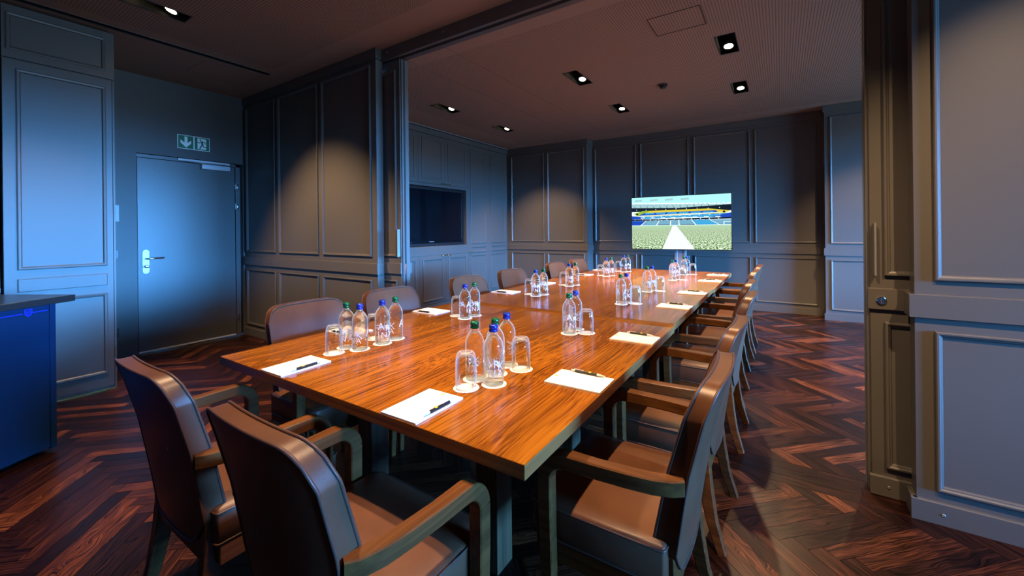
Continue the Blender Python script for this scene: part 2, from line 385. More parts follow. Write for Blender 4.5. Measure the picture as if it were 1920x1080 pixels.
# header over the opening, with the track groove
b = MB()
for q in ((2.571, 2.605, 2.895), (2.605, 2.645, 2.93), (2.645, 2.70, 2.895)): b.box(-3.3, .6, q[0], q[1], q[2], ZN+.01)
struct(b.obj('trim_header', 'paint'))
struct(bx('trim_track_groove', 'dark', -3.3, .6, 2.606, 2.644, 2.926, 2.9295))
for x in (-3.05, -2.35, -1.45): screw(bpy.data.objects['trim_header'], (x, 2.571, 2.955))
# back wall
panelled('wall_back_left', fy(YB1), XT, -3.0, ZF, [(-4.671, -3.904), (-3.824, -3.056)], box=(XT-.3, -3.0, YB1, YB2+.15), base='baseboard_back_left', uptop=2.80, dext=(0, .0205))
wl = bpy.data.objects['wall_back_left']
rail(wl, 'cornice', fx(-3.0), YB1+.001, YB2, ZF-.095, ZF, .018); rail(wl, 'dado_rail', fx(-3.0), YB1+.001, YB2, .888, .99, .02); rail(wl, 'base_return', fx(-3.0), YB1+.001, YB2, 0, .093, .018)
panelled('wall_back', fy(YB2), -2.98, .50, ZF, [(-2.946, -2.17), (-2.09, -1.289), (-1.207, -.396), (-.332, .448)], box=(-3.0, .52, YB2, YB2+.15), base='baseboard_back', uptop=2.81)
bx('panel_joint', 'dark', -1.2505, -1.2475, YB2-.0008, YB2+.001, .1, ZF-.095, bpy.data.objects['wall_back'])
panelled('wall_back_right', fy(YB1), .515, XR, ZF, [(.573, 1.34), (1.42, 2.16), (2.24, 2.93), (3.01, 3.7), (3.78, 4.47)], box=(.515, XR, YB1, YB2+.15), base='baseboard_back_right', uptop=2.80, dext=(.016, 0))
# wall with the door
DY0, DY1, DZ = 1.472, 2.506, 2.16
b = MB(); b.box(XD-.12, XD, -2.3, DY0, 0, ZN); b.box(XD-.12, XD, DY1, YP+.05, 0, ZN); b.box(XD-.12, XD, DY0, DY1, DZ, ZN); b.box(XD-.16, XD-.12, DY0-.1, DY1+.02, 0, DZ+.1)
struct(b.obj('wall_door', 'wallplain'))
struct(bx('wall_camera', 'wallplain', XD, XR, YN-.12, YN, 0, ZN))
# right wall with two windows
b = MB()
for y0, y1 in ((YN, WIN[0][0]), (WIN[0][1], WIN[1][0]), (WIN[1][1], YB2)): b.box(XR, XR+.25, y0, y1, 0, ZN)
for a, c in WIN: b.box(XR, XR+.25, a, c, 0, WZ0); b.box(XR, XR+.25, a, c, WZ1, ZN)
struct(b.obj('wall_window', 'wallplain'))
for i, (a, c) in enumerate(WIN):
    b = MB(); n = 4
    for k in range(n+1):
        y = a+(c-a)*k/n; b.box(XR+.06, XR+.12, y-.03, y+.03, WZ0, WZ1)
    for z in (WZ0, WZ1-.06): b.box(XR+.06, XR+.12, a, c, z, z+.06)
    wn = struct(b.obj('window_%d' % (i+1), 'wallplain'))
    for k in range(n):
        y0 = a+(c-a)*k/n+.03; y1 = a+(c-a)*(k+1)/n-.03
        q = MB(); q.poly([(XR+.09, y0, WZ0+.06), (XR+.09, y1, WZ0+.06), (XR+.09, y1, WZ1-.06), (XR+.09, y0, WZ1-.06)]); q.obj('pane', 'pane', wn)

# ------------------------------------------------------------------ door
XL = XD-.012
door = struct(bx('door_1', 'door', XL-.045, XL, 1.4785, 2.418, .006, 2.112, None, .0015))
fr = MB(); fr.box(XD-.06, XD-.004, 2.424, 2.474, 0, 2.155); fr.box(XD-.06, XD-.004, DY0, 2.474, 2.117, 2.152); fr.box(XD-.11, XD-.085, 2.474, DY1, 0, DZ)
struct(fr.obj('trim_door_frame', 'door'))
b = MB(); n = 14; P = [(1.5435+.0275*cos(a), 1.0885+.0275*sin(a)) for a in [pi*k/n for k in range(n+1)]]+[(1.5435+.0275*cos(a), .8865+.0275*sin(a)) for a in [pi+pi*k/n for k in range(n+1)]]
b.prism(P, lambda y, z, d: Vector((XL+d, y, z)), 0, .009); pl = b.obj('handle_plate', 'steel', door)
b = MB(); b.tube([(XL, 1.5435, 1.02), (XL+.045, 1.5435, 1.02), (XL+.052, 1.552, 1.02), (XL+.053, 1.575, 1.0205), (XL+.053, 1.68, 1.023), (XL+.04, 1.688, 1.023)], .0095, 10); b.obj('lever_handle', 'chrome', door)
b = MB(); b.lathe([(.017, 0), (.017, .012), (.014, .016), (.014, .045), (.017, .05), (.015, .058), (.004, .06)], 20)
o = b.obj('key_cylinder', 'chrome', door, 40); o.matrix_local = Matrix.Translation((XL+.008, 1.5435, .937)) @ Matrix.Rotation(pi/2, 4, 'Y')
bx('door_closer', 'alu', XL+.001, XL+.05, 2.053, 2.35, 2.052, 2.108, door, .004, 2)
bx('closer_rail', 'alu', XL+.010, XL+.032, 1.828, 2.352, 2.126, 2.150, door, .002)
b = MB(); b.tube([(XL+.04, 2.26, 2.113), (XL+.035, 1.92, 2.119)], .006, 6); b.obj('closer_arm', 'steel', door)
for z in (1.87, 1.62, .235):
    b = MB(); b.box(XD-.006, XD+.006, 2.418, 2.426, z-.035, z+.035); b.box(XD-.008, XD+.010, 2.434, 2.450, z-.037, z+.037, .003, 2); b.obj('hinge', 'chrome', door)
b = MB(); b.box(XL, XL+.006, 1.48, 2.416, .006, .022); b.obj('drop_seal', 'alu', door)
# emergency exit sign
sg = thing('exit_sign', 'green and white exit sign with down arrow and running figure above the door', 'sign', (XD, 1.9875, 2.346))
def sy(dx): return lambda y, z, d: Vector((dx+d, y, z))
bx('plate', 'signwhite', .0, .004, -.159, .159, -.08, .08, sg, .001)
b = MB(); b.prism([(-.152, -.073), (-.006, -.073), (-.006, .073), (-.152, .073)], sy(.004), 0, .0006); b.prism([(.006, -.073), (.152, -.073), (.152, .073), (.006, .073)], sy(.004), 0, .0006); b.obj('green_field', 'green', sg)
b = MB(); b.prism([(-.092, .062), (-.063, .062), (-.063, -.008), (-.028, .022), (-.028, -.012), (-.077, -.062), (-.13, -.012), (-.13, .022), (-.092, -.008)], sy(.0046), 0, .0006); b.obj('arrow', 'signwhite', sg)
b = MB(); b.prism([(.034, -.062), (.122, -.062), (.122, .062), (.034, .062)], sy(.0046), 0, .0006); b.obj('doorway_symbol', 'signwhite', sg)
b = MB()
def limb(pts, wd):
    for (a, c) in zip(pts, pts[1:]):
        a = Vector(a); c = Vector(c); d = (c-a).normalized(); nn = Vector((-d.y, d.x))*wd/2; a2 = a-d*wd*.3; c2 = c+d*wd*.3
        b.prism([tuple(a2+nn), tuple(c2+nn), tuple(c2-nn), tuple(a2-nn)], sy(.0052), 0, .0006)
b.prism([(.064+.010*cos(k*pi/8), .046+.010*sin(k*pi/8)) for k in range(16)], sy(.0052), 0, .0006)
limb([(.078, .028), (.083, -.002)], .022); limb([(.074, .028), (.055, .012), (.036, .014)], .009); limb([(.084, .030), (.105, .026), (.116, .006)], .009)
limb([(.082, -.006), (.068, -.030), (.056, -.058)], .012); limb([(.084, -.006), (.096, -.034), (.128, -.036), (.136, -.052)], .011)
b.obj('running_figure', 'green', sg)
# switch plates beside the door
sw = thing('light_switch', 'pale grey double rocker switch beside the door at shoulder height', 'switch', (XD, 1.289, 1.505))
bx('plate', 'greyplastic', 0, .009, -.04, .04, -.085, .085, sw, .002); bx('rocker', 'greyplastic', .009, .013, -.032, .032, -.078, -.002, sw, .001); bx('rocker', 'greyplastic', .009, .013, -.032, .032, .002, .078, sw, .001)
for z, lb in ((1.08, 'small black wall socket plate beside the door at handle height'), (.27, 'small black wall socket plate low beside the door near the floor')):
    so = thing('wall_socket', lb, 'socket', (XD, 1.281, z))
    bx('plate', 'black', 0, .008, -.04, .04, -.045, .045, so, .002)
    b = MB(); b.lathe([(.022, 0), (.022, .002), (.018, .002), (.017, -.0)], 16); q = b.obj('socket_insert', 'dark', so); q.matrix_local = Matrix.Translation((.008, 0, 0)) @ Matrix.Rotation(pi/2, 4, 'Y')

# ------------------------------------------------------------------ tall cabinet left of the door
XC = -4.697
FP = [(0, 0), (0, .010), (.006, .012), (.018, .010), (.024, .003), (.024, 0)]
tc_ = thing('tall_cabinet', 'tall taupe panelled cabinet between the bar and the door', 'cabinet', (XC, .765, 0))
bx('body', 'paint', -1.04, -.022, -.30, .30, 0, 2.975, tc_)
d = bx('cabinet_door', 'paint', -.022, 0, -.299, .285, .03, 2.582, tc_, .0015)
ff = fx(0)
frame_on(d, ff, -.235, .246, 1.03, 2.515, prof=FP); frame_on(d, ff, -.235, .246, .868, .964, prof=[(0, 0), (0, .008), (.004, .010), (.2, .010)][:3]+[(.0475, .010)]); frame_on(d, ff, -.235, .246, .135, .802, prof=FP)
bx('side_stile', 'paint', -.022, .0, .288, .300, 0, 2.582, tc_)
f_ = bx('fascia', 'paint', -.022, .002, -.30, .300, 2.590, 2.975, tc_)
frame_on(f_, fx(.002), -.28, .246, 2.648, 2.918, prof=FP)
bx('floor_strip', 'brass', -.02, .003, -.30, .30, 0, .006, tc_)
# open back bar beyond the left edge of the picture
bb = thing('back_bar', 'dark open back bar niche with shelves at the left edge', 'cabinet', (XC, -.35, 0))
b = MB(); b.box(-1.04, -.55, -.85, .80, 0, 2.98); b.box(-.55, 0, -.85, .80, 0, .88); b.box(-.55, 0, -.85, .80, 2.59, 2.98); b.box(-.55, 0, -.85, -.80, .88, 2.59); b.obj('body', 'paint', bb)
bx('niche_lining', 'black', -.549, -.545, -.80, .80, .88, 2.59, bb); bx('niche_side', 'black', -.545, -.005, .796, .80, .88, 2.59, bb)
for z in (1.30, 1.75): bx('shelf', 'greyplastic', -.54, -.02, -.79, .79, z, z+.02, bb)
bx('worktop', 'countertop', -.55, .02, -.85, .80, .88, .91, bb)
# ------------------------------------------------------------------ bar counter, set at an angle
ax = Vector((.496, -.868, 0)); ay = Vector((-.868, -.496, 0))    # along the front, into the bar
bc = thing('bar_counter', 'navy blue bar counter with dark top at the left edge', 'counter', (-3.655, .555, 0))
bc.matrix_world = Matrix(((ax.x, ay.x, 0, -3.655), (ax.y, ay.y, 0, .555), (0, 0, 1, 0), (0, 0, 0, 1)))
bx('plinth', 'dark', .03, 2.3, .07, .60, 0, .075, bc)
bx('body', 'navy', .02, 2.3, .02, .62, .075, .882, bc)
bx('front_panel', 'navy', .03, 2.3, -.002, .02, .03, .882, bc, .001)
bx('corner_post', 'navy', -.002, .028, -.004, .62, .02, .882, bc, .001)
bx('countertop', 'countertop', -.075, 2.32, -.045, .66, .882, .92, bc, .002)
lg = MB(); cf = lambda x, z, d: Vector((x, -.002-d, z))
def strip(mb, pts, wd, fn, d=.0008):
    for (a, c) in zip(pts, pts[1:]):
        a = Vector(a); c = Vector(c); dd = (c-a).normalized(); nn = Vector((-dd.y, dd.x))*wd/2
        mb.prism([tuple(a-dd*wd*.3+nn), tuple(c+dd*wd*.3+nn), tuple(c+dd*wd*.3-nn), tuple(a-dd*wd*.3-nn)], fn, 0, d)
EX = .130
strip(lg, [(.040, .845), (EX-.022, .845)], .0045, cf); strip(lg, [(EX+.028, .845), (EX+.125, .845)], .0045, cf)
sh = [(-.016, .018), (-.016, -.004), (-.011, -.014), (0, -.021), (.011, -.014), (.016, -.004), (.016, .018), (-.016, .018)]
strip(lg, [(EX+x, .848+y) for x, y in sh], .004, cf)
strip(lg, [(EX-.013, .852), (EX-.004, .858), (EX+.004, .850), (EX+.013, .857)], .0032, cf); strip(lg, [(EX-.013, .846), (EX+.013, .846)], .003, cf); strip(lg, [(EX-.009, .839), (EX, .834), (EX+.009, .839)], .003, cf)
lg.obj('emblem', 'blueprint', bc)

# ------------------------------------------------------------------ fitted wall cabinets with recessed screen
wc = thing('fitted_wall_cabinet', 'taupe fitted wall cabinets with panelled doors around the dark recessed screen', 'cabinet', (XT, 0, 0))
TY0, TY1, TZ0, TZ1 = 4.10, 5.765, 1.035, 2.012
b = MB(); b.box(-.30, -.14, 2.81, YB1, 0, ZF); b.box(-.14, -.02, 2.81, TY0, 0, ZF); b.box(-.14, -.02, TY1, YB1, 0, ZF); b.box(-.14, -.02, TY0, TY1, 0, TZ0); b.box(-.14, -.02, TY0, TY1, TZ1, ZF)
b.obj('body', 'paint', wc)
rail(wc, 'cornice', fx(-.02), 2.81, YB1, 2.856, 2.945, .030)
bx('ceiling_slot', 'dark', -.02, .035, 2.9, YB1, 2.946, 2.958, wc); bx('slot_lip', 'stand', .035, .04, 2.9, YB1, 2.945, 2.962, wc)
def cdoor(y0, y1, z0, z1, frames, hz=None, hy=None):
    d = bx('cabinet_door', 'paint', -.02, 0, y0+.0015, y1-.0015, z0+.0015, z1-.0015, wc)
    for q in frames: frame_on(d, fx(0), *q, prof=FP)
    if hy is not None:
        b = MB(); b.tube([(0, hy-.03, hz), (.02, hy-.03, hz), (.02, hy-.045, hz), (.02, hy+.045, hz), (.02, hy+.03, hz), (0, hy+.03, hz)], .0075, 8); b.obj('bar_handle', 'brass', d)
for y0, y1, hy in ((3.96, 4.603, None), (4.603, 5.215, 5.15), (5.215, 5.823, 5.28)):
    cdoor(y0, y1, 2.06, 2.852, [(y0+.074, y1-.074, 2.13, 2.785)], 2.075, hy)
    cdoor(y0, y1, .10, .885, [(y0+.074, y1-.074, .15, .83)], .872, hy)
for y0, y1, hy in ((5.823, 6.43, 5.86), (6.43, YB1-.03, None)):
    c0, c1 = y0+.074, y1-.074
    cdoor(y0, y1, .10, 2.852, [(c0, c1, 1.045, 2.785), (c0, c1, .885, .993), (c0, c1, .15, .835)], .892, hy)
for y0, y1 in ((2.81, 3.38), (3.38, 3.96)):
    cdoor(y0, y1, .10, 2.852, [(y0+.074, y1-.074, 1.045, 2.785), (y0+.074, y1-.074, .15, .835)])
rail(wc, 'screen_surround', fx(-.02), 3.96, 5.823, .888, TZ0-.004, .021); rail(wc, 'screen_surround', fx(-.02), 3.96, 5.823, TZ1+.003, 2.058, .021)
bx('screen_surround', 'paint', -.02, .001, TY1+.003, 5.823, TZ0-.004, TZ1+.003, wc)
rail(wc, 'plinth', fx(-.02), 2.81, YB1, 0, .095, .016)
tv = thing('recessed_television', 'switched-off black flat television set into the fitted wall cabinets', 'television', (XT-.075, (TY0+TY1)/2, TZ0))
hw = (TY1-TY0)/2-.004
bx('casing', 'black', -.06, .0, -hw, hw, .002, .972, tv, .004)
b = MB(); b.frame(fx(0), -hw, hw, .002, .972, [(0, 0), (0, .022), (.006, .026), (.045, .026), (.05, .012)]); b.obj('bezel', 'black', tv)
b = MB(); b.poly([(.012, -hw+.045, .10), (.012, hw-.045, .10), (.012, hw-.045, .925), (.012, -hw+.045, .925)]); b.obj('screen', 'blackgloss', tv, recalc=False)
bx('lower_strip', 'blackgloss', .012, .024, -hw+.045, hw-.045, .05, .10, tv)
def text_mesh(txt, size, fn, sp=1.0):
    cu = bpy.data.curves.new('t', 'FONT'); cu.body = txt; cu.size = size; cu.align_x = 'CENTER'; cu.align_y = 'CENTER'; cu.space_character = sp; cu.resolution_u = 2
    ob = bpy.data.objects.new('t', cu); COL.objects.link(ob); bpy.context.view_layer.update()
    me = bpy.data.meshes.new_from_object(ob.evaluated_get(bpy.context.evaluated_depsgraph_get()))
    bpy.data.objects.remove(ob); bpy.data.curves.remove(cu)
    bm = bmesh.new(); bm.from_mesh(me); bpy.data.meshes.remove(me)
    if bm.faces: bmesh.ops.triangulate(bm, faces=bm.faces[:])
    out = [[fn(v.co.x, v.co.y) for v in f.verts] for f in bm.faces]; bm.free(); return out
b = MB()
for f in text_mesh('Panasonic', .028, lambda x, y: Vector((.0245, x-.0, .076+y))): b.poly(f)
b.obj('maker_mark', 'greyplastic', tv)
bx('standby_light', 'greyplastic', .024, .0255, -.45, -.44, .066, .072, tv)

# ------------------------------------------------------------------ sliding partition leaves
def leaf(name, label, xe, s, cat='partition'):
    """xe: free edge, s: +1 when the leaf runs away to +x"""
    t = thing(name, label, cat, (xe, 2.613, 0))
    def X(a, c): return (min(a*s, c*s), max(a*s, c*s))
    x0, x1 = X(.012, 1.30); bx('leaf', 'paint', x0, x1, 0, .098, .012, 2.885, t, .001)
    x0, x1 = X(0, .012); bx('edge_strip', 'paint', x0, x1, .012, .030, .012, 2.885, t); bx('edge_strip', 'paint', x0, x1, .052, .094, .012, 2.885, t)
    x0, x1 = X(.002, .012); bx('edge_groove', 'dark', x0, x1, .030, .052, .012, 2.885, t)
    fn = lambda q, z, d: Vector((q, -d, z))
    x0, x1 = X(.062, .80)
    frame_on(t, fn, x0, x1, 1.052, 2.79, prof=MOULD); frame_on(t, fn, x0, x1, .137, .832, prof=MOULD)
    x0, x1 = X(.003, 1.30)
    rail(t, 'dado_rail', fn, x0, x1, .893, .993, .017); rail(t, 'baseboard', fn, x0, x1, .004, .095, .017)
    fb = lambda q, z, d: Vector((q, .098+d, z))
    rail(t, 'rear_dado_rail', fb, x0, x1, .893, .993, .02)
    bx('pull_handle', 'stand', .028*s-.004, .028*s+.004, -.035, 0, 1.052, 1.305, t, .001)
    return t
L1 = leaf('sliding_partition', 'left sliding partition leaf standing in its pocket beside the partition wall', -2.925, -1)
L2 = leaf('sliding_partition', 'right sliding partition leaf with chrome lock beside the wide grey pier', .348, 1)
b = MB(); b.lathe([(.019, 0), (.019, .006), (.016, .009), (.012, .009), (.011, .006), (.0, .006)], 24); o = b.obj('lock', 'chrome', L2, 40); o.matrix_local = Matrix.Translation((.050, -.017, .935)) @ Matrix.Rotation(pi/2, 4, 'X')
bx('lock_lever', 'chrome', .047, .053, -.030, -.022, .922, .948, L2, .001); screw(L2, (.07, -.017, .05))
bx('strike_plate', 'chrome', -.0012, .0, .032, .05, .885, .985, L1)

# ------------------------------------------------------------------ ceiling fittings
def fixture(x, y, z, near):
    nm = {1.08: 'rightmost', -.393: 'right', -1.865: 'middle', -1.95: 'middle', -3.83: 'left', -3.95: 'left'}[x]
    row = 'nearest' if near else ('second' if y < 5 else 'farthest')
    t = thing('recessed_downlight', 'black twin downlight recessed in the ceiling, %s column, %s row from the camera' % (nm, row), 'downlight', (x, y, z), 0, 'recessed twin downlights')
    b = MB(); b.box(-.077, .077, -.004, 0, 0, .12); b.box(-.077, .077, .44, .444, 0, .12); b.box(-.077, -.073, 0, .44, 0, .12); b.box(.073, .077, 0, .44, 0, .12); b.box(-.077, .077, -.004, .444, .12, .124)
    b.obj('housing', 'housing', t)
    b = MB(); b.frame(lambda s, q, d: Vector((s, q, -d)), -.083, .083, -.010, .450, [(0, 0), (0, .0015), (.006, .0015), (.006, 0)]); b.obj('rim', 'black', t)
    for k, (ly, lz, tilt) in enumerate(((.335, .022, -22 if abs(x+1.4) > 2 else -16), (.11, .055, 28 if abs(x+1.4) > 2 else (4 if y > 5 else 20)))):   # outer columns wash the walls, inner ones light the tables
        b = MB(); b.lathe([(.035, .045), (.046, .012), (.048, 0), (.040, 0), (.037, .004)], 20); lp = b.obj('lamp', 'black', t, 40)
        lp.matrix_local = Matrix.Translation((0, ly, lz)) @ Matrix.Rotation(radians(tilt), 4, 'X')
        b = MB(); b.lathe([(.037, .003), (.03, .001), (.001, .0)], 20); b.obj('lens', 'lamp', lp)
        ld = bpy.data.lights.new('downlight_lamp', 'SPOT'); outer = abs(x+1.4) > 2; ld.energy = SPOT_W*(.6 if x > 1 else 1.0 if near else .8)*((1.25 if k else .45) if outer else (.62 if near else .80)); ld.color = (1, .64, .345); ld.spot_size = radians(74 if outer else 92); ld.spot_blend = .75; ld.shadow_soft_size = .03
        lo = bpy.data.objects.new('downlight_lamp', ld); COL.objects.link(lo); lo.parent = t
        lo.location = (0, ly, -.012); lo.rotation_euler = (radians(tilt), 0, 0)
for x, y, z in FIX: fixture(x, y, z, z == ZN)
sl = thing('ceiling_slot_vent', 'long black slot vent in the ceiling above the door', 'vent', (-4.6225, .345, ZN))
b = MB(); b.box(-.0375, .0375, -1.945, 1.945, .05, .054); b.box(-.0395, -.0375, -1.945, 1.945, 0, .05); b.box(.0375, .0395, -1.945, 1.945, 0, .05); b.box(-.0375, .0375, 1.943, 1.945, 0, .05); b.box(-.0375, .0375, -1.945, -1.943, 0, .05); b.obj('trough', 'dark', sl)
bx('edge_trim', 'stand', .0375, .0415, -1.945, 1.945, -.002, .0, sl)
sd = thing('smoke_detector', 'small black smoke detector on the far ceiling', 'detector', (-1.132, 4.969, ZF))
b = MB(); b.lathe([(.052, 0), (.052, -.012), (.046, -.018), (.030, -.018)], 28); b.obj('base', 'black', sd, 35)
b = MB(); b.lathe([(.030, -.018), (.034, -.022), (.034, -.040), (.028, -.046), (.012, -.048)], 28); b.obj('sensor_head', 'black', sd, 35)

# ------------------------------------------------------------------ television on a floor stand
tx, ty = -1.295, 6.60
st = thing('television_stand', 'wheeled floor stand with slim twin columns behind the far table end', 'stand', (tx, ty, 0), radians(1.2))
for x in (-.075, .045): bx('column', 'stand', x, x+.045, .055, .10, .03, 1.62, st, .004, 2)
bx('column_cover', 'stand', -.03, .045, .06, .09, .05, 1.5, st)
b = MB(); b.box(-.45, .45, .04, .12, .05, .09, .006, 2); b.box(-.42, -.36, -.28, .34, .05, .085, .006, 2); b.box(.36, .42, -.28, .34, .05, .085, .006, 2); b.obj('base', 'black', st)
for x in (-.39, .39):
    for y in (-.26, .32):
        b = MB(); b.tube([(x-.012, y, .025), (x+.012, y, .025)], .025, 16); b.obj('caster', 'black', st, 40)
bx('mount_bracket', 'black', -.25, .25, .035, .06, 1.2, 1.6, st)
TW, TH = 1.435, .832
tv2 = thing('television', 'lit flat television showing a stadium pitch, on a stand before the back wall', 'television', (tx, ty, .958), radians(1.2))
bx('casing', 'black', -TW/2, TW/2, 0, .034, 0, TH, tv2, .003)
b = MB(); b.frame(lambda s, z, d: Vector((s, -d, z)), -TW/2, TW/2, 0, TH, [(0, 0), (0, .004), (.010, .004), (.011, .001)]); b.obj('bezel', 'black', tv2)
def grass():
    m = bpy.data.materials.new('screen_pitch_grass'); m.use_nodes = True; t = m.node_tree; t.nodes.clear()
    co = t.nodes.new('ShaderNodeTexCoord'); se = t.nodes.new('ShaderNodeSeparateXYZ'); t.links.new(co.outputs['Object'], se.inputs[0])
    dd = math_(t, 'MAXIMUM', math_(t, 'SUBTRACT', .415, se.outputs[2]), .03)
    cb = t.nodes.new('ShaderNodeCombineXYZ'); t.links.new(math_(t, 'DIVIDE', se.outputs[0], dd), cb.inputs[0]); t.links.new(math_(t, 'DIVIDE', .42, dd), cb.inputs[1])
    no = t.nodes.new('ShaderNodeTexNoise'); no.inputs['Scale'].default_value = 17; no.inputs['Detail'].default_value = 3; no.inputs['Roughness'].default_value = .7; t.links.new(cb.outputs[0], no.inputs[0])
    c = ramp(t, [(.38, (.015, .06, .01)), (.46, (.11, .27, .05)), (.52, (.5, .75, .38)), (.58, (1, 1, .95))]); t.links.new(no.outputs[0], c.inputs[0])
    far = ramp(t, [(.0, (0, 0, 0)), (.30, (0, 0, 0)), (.38, (1, 1, 1))]); t.links.new(se.outputs[2], far.inputs[0])
    mx = t.nodes.new('ShaderNodeMix'); mx.data_type = 'RGBA'; mx.inputs[7].default_value = (.42, .68, .42, 1)
    t.links.new(far.outputs[0], mx.inputs[0]); t.links.new(c.outputs[0], mx.inputs[6])
    e_ = t.nodes.new('ShaderNodeEmission'); e_.inputs[1].default_value = 1.1; o_ = t.nodes.new('ShaderNodeOutputMaterial')
    t.links.new(mx.outputs[2], e_.inputs[0]); t.links.new(e_.outputs[0], o_.inputs[0]); return m
SM = [grass(), emit('screen_white', (.85, .98, 1), 1.15), emit('screen_sky', (.42, 1.0, 1.0), 1.15), emit('screen_roof_dark', (.008, .015, .03), 1), emit('screen_yellow', (.80, .66, .06), 1), emit('screen_blue', (.015, .08, .55), 1), emit('screen_cyan', (.05, .42, .80), 1), emit('screen_pale_seats', (.16, .42, .62), 1), emit('screen_pale_roof', (.42, .68, .72), 1), emit('screen_green', (.35, .55, .05), 1)]
b = MB(); X0, X1 = -TW/2+.011, TW/2-.011; Z0, Z1 = .011, TH-.011; Wd = X1-X0; Hd = Z1-Z0
def sp(pts, mi, layer):
    b.mi = mi; b.poly([(X0+u*Wd, -.001-.0003*layer, Z0+(1-v_)*Hd) for u, v_ in pts])
def rect(u0, v0, u1, v1, mi, layer): sp([(u0, v1), (u1, v1), (u1, v0), (u0, v0)], mi, layer)
rect(0, .54, 1, 1, 0, 0); rect(0, 0, 1, .54, 1, 0)
sp([(0, .10), (0, 0), (1, 0), (1, .16), (.5, .13)], 2, 1)
sp([(0, .22), (0, .12), (.5, .16), (1, .18), (1, .25), (.5, .26)], 8, 2)
sp([(0, .28), (0, .20), (.5, .225), (1, .19), (1, .30), (.5, .27)], 3, 3)
for k in range(9): rect(.05+k*.105, .235+.006*(k % 2), .058+k*.105, .248+.006*(k % 2), 1, 4)
sp([(.02, .315), (.12, .265), (.80, .255), (.99, .30), (.93, .36), (.72, .345), (.2, .37), (.06, .36)], 4, 4)
sp([(.02, .315), (.12, .265), (.2, .262), (.12, .36), (.06, .36)], 9, 5)
sp([(.08, .345), (.14, .305), (.86, .29), (.88, .325), (.5, .335), (.12, .36)], 5, 6)
for k in range(6): rect(.15+k*.118, .305, .245+k*.118, .333, 6, 7)
sp([(0, .37), (.2, .375), (.72, .355), (1, .34), (1, .42), (.6, .40), (.2, .42), (0, .43)], 6, 5)
sp([(0, .36), (.08, .37), (.16, .42), (0, .43)], 5, 6); sp([(1, .335), (.9, .37), (.82, .40), (1, .43)], 5, 6)
for k in range(8): rect(.10+k*.108, .395, .145+k*.108, .408, 1, 7)
sp([(0, .43), (.5, .425), (1, .415), (1, .445), (.5, .45), (0, .455)], 3, 7)
rect(0, .455, 1, .545, 7, 3); sp([(0, .46), (.16, .46), (.10, .545), (0, .545)], 5, 4); sp([(.62, .455), (.80, .455), (.9, .545), (.68, .545)], 6, 4)
for u0, u1 in ((.16, .10), (.30, .27), (.42, .415), (.5, .505), (.63, .67), (.80, .89)): sp([(u0-.004, .455), (u0+.004, .455), (u1+.006, .545), (u1-.006, .545)], 1, 5)
rect(.28, .535, .41, .545, 3, 6); rect(.52, .535, .66, .545, 3, 6); rect(0, .545, 1, .555, 1, 6)
sp([(.44, .555), (.475, .555), (.66, 1), (.33, 1)], 1, 4)
for k in range(14): sp([(.02+k*.07, .165+.012*(k/14)), (.024+k*.07, .165+.012*(k/14)), (.05+k*.068, .225), (.045+k*.068, .225)], 3, 8)
for k in range(22): rect(.04+k*.043, .150+.010*((k*7) % 3)/3, .060+k*.043, .158+.010*((k*7) % 3)/3, 6, 9)
for u0 in (.03, .20, .36, .52): sp([(u0, .045), (u0+.085, .038), (u0+.085, .078), (u0, .085)], 8, 5)
for k in range(26): rect(.09+k*.032, .378-.0008*k, .104+k*.032, .386-.0008*k, (7, 1, 5)[k % 3], 9)
for k in range(30): rect(.20+k*.02, .447, .209+k*.02, .456, (1, 3, 7)[k % 3], 9)
for k in range(11): rect(.03+k*.085, .428, .040+k*.085, .438, 1, 9)
for k in range(3): rect(.17, .475+k*.018, .99, .478+k*.018, 8, 4)
for u0, v0 in ((.06, .325), (.935, .318)): sp([(u0+.012*cos(q*pi/6), v0+.02*sin(q*pi/6)) for q in range(12)][::-1], 3, 9)
sp([(.10, .353), (.5, .338), (.93, .325), (.93, .333), (.5, .346), (.10, .361)], 1, 8)
sp([(.93, .49), (1, .49), (1, .50), (.94, .50)], 1, 9); rect(.93, .49, .938, .545, 1, 9)
scr = b.obj('screen_picture', SM, tv2, recalc=False)
for f in scr.data.polygons: pass

# ------------------------------------------------------------------ tables
TX0, TX1 = -2.100, -.505
TABS = [(.815, 2.427, .740), (2.429, 4.035, .752), (4.037, 5.625, .740)]
TLAB = ['rosewood square conference table nearest the camera', 'rosewood square conference table in the middle of the row', 'rosewood square conference table farthest away, by the lit screen']
for (y0, y1, h), lb in zip(TABS, TLAB):
    cy = (y0+y1)/2; cx = (TX0+TX1)/2
    t = thing('conference_table', lb, 'table', (cx, cy, 0), 0, 'conference tables pushed together in a row')
    hx, hy = (TX1-TX0)/2, (y1-y0)/2
    b = MB(); b.box(-hx, hx, -hy, hy, h-.038, h, .0012)
    for f in b.b.faces:
        f.normal_update(); f.material_index = 0 if f.normal.z > .5 else (2 if abs(f.normal.y) > .5 else 1)
    b.obj('tabletop', ['table', 'tedge', 'tedgex'], t)
    for sx_ in (-1, 1):
        for sy_ in (-1, 1): bx('leg', 'legwood', sx_*.36-.05, sx_*.36+.05, sy_*.33-.05, sy_*.33+.05, 0, h-.075, t, .002)
    b = MB(); b.box(-.44, .44, -.40, -.26, h-.075, h-.038); b.box(-.44, .44, .26, .40, h-.075, h-.038); b.box(-.40, -.32, -.26, .26, h-.075, h-.038); b.box(.32, .40, -.26, .26, h-.075, h-.038); b.obj('underframe', 'black', t)
def table_z(y): return .752 if 2.428 < y < 4.036 else .740

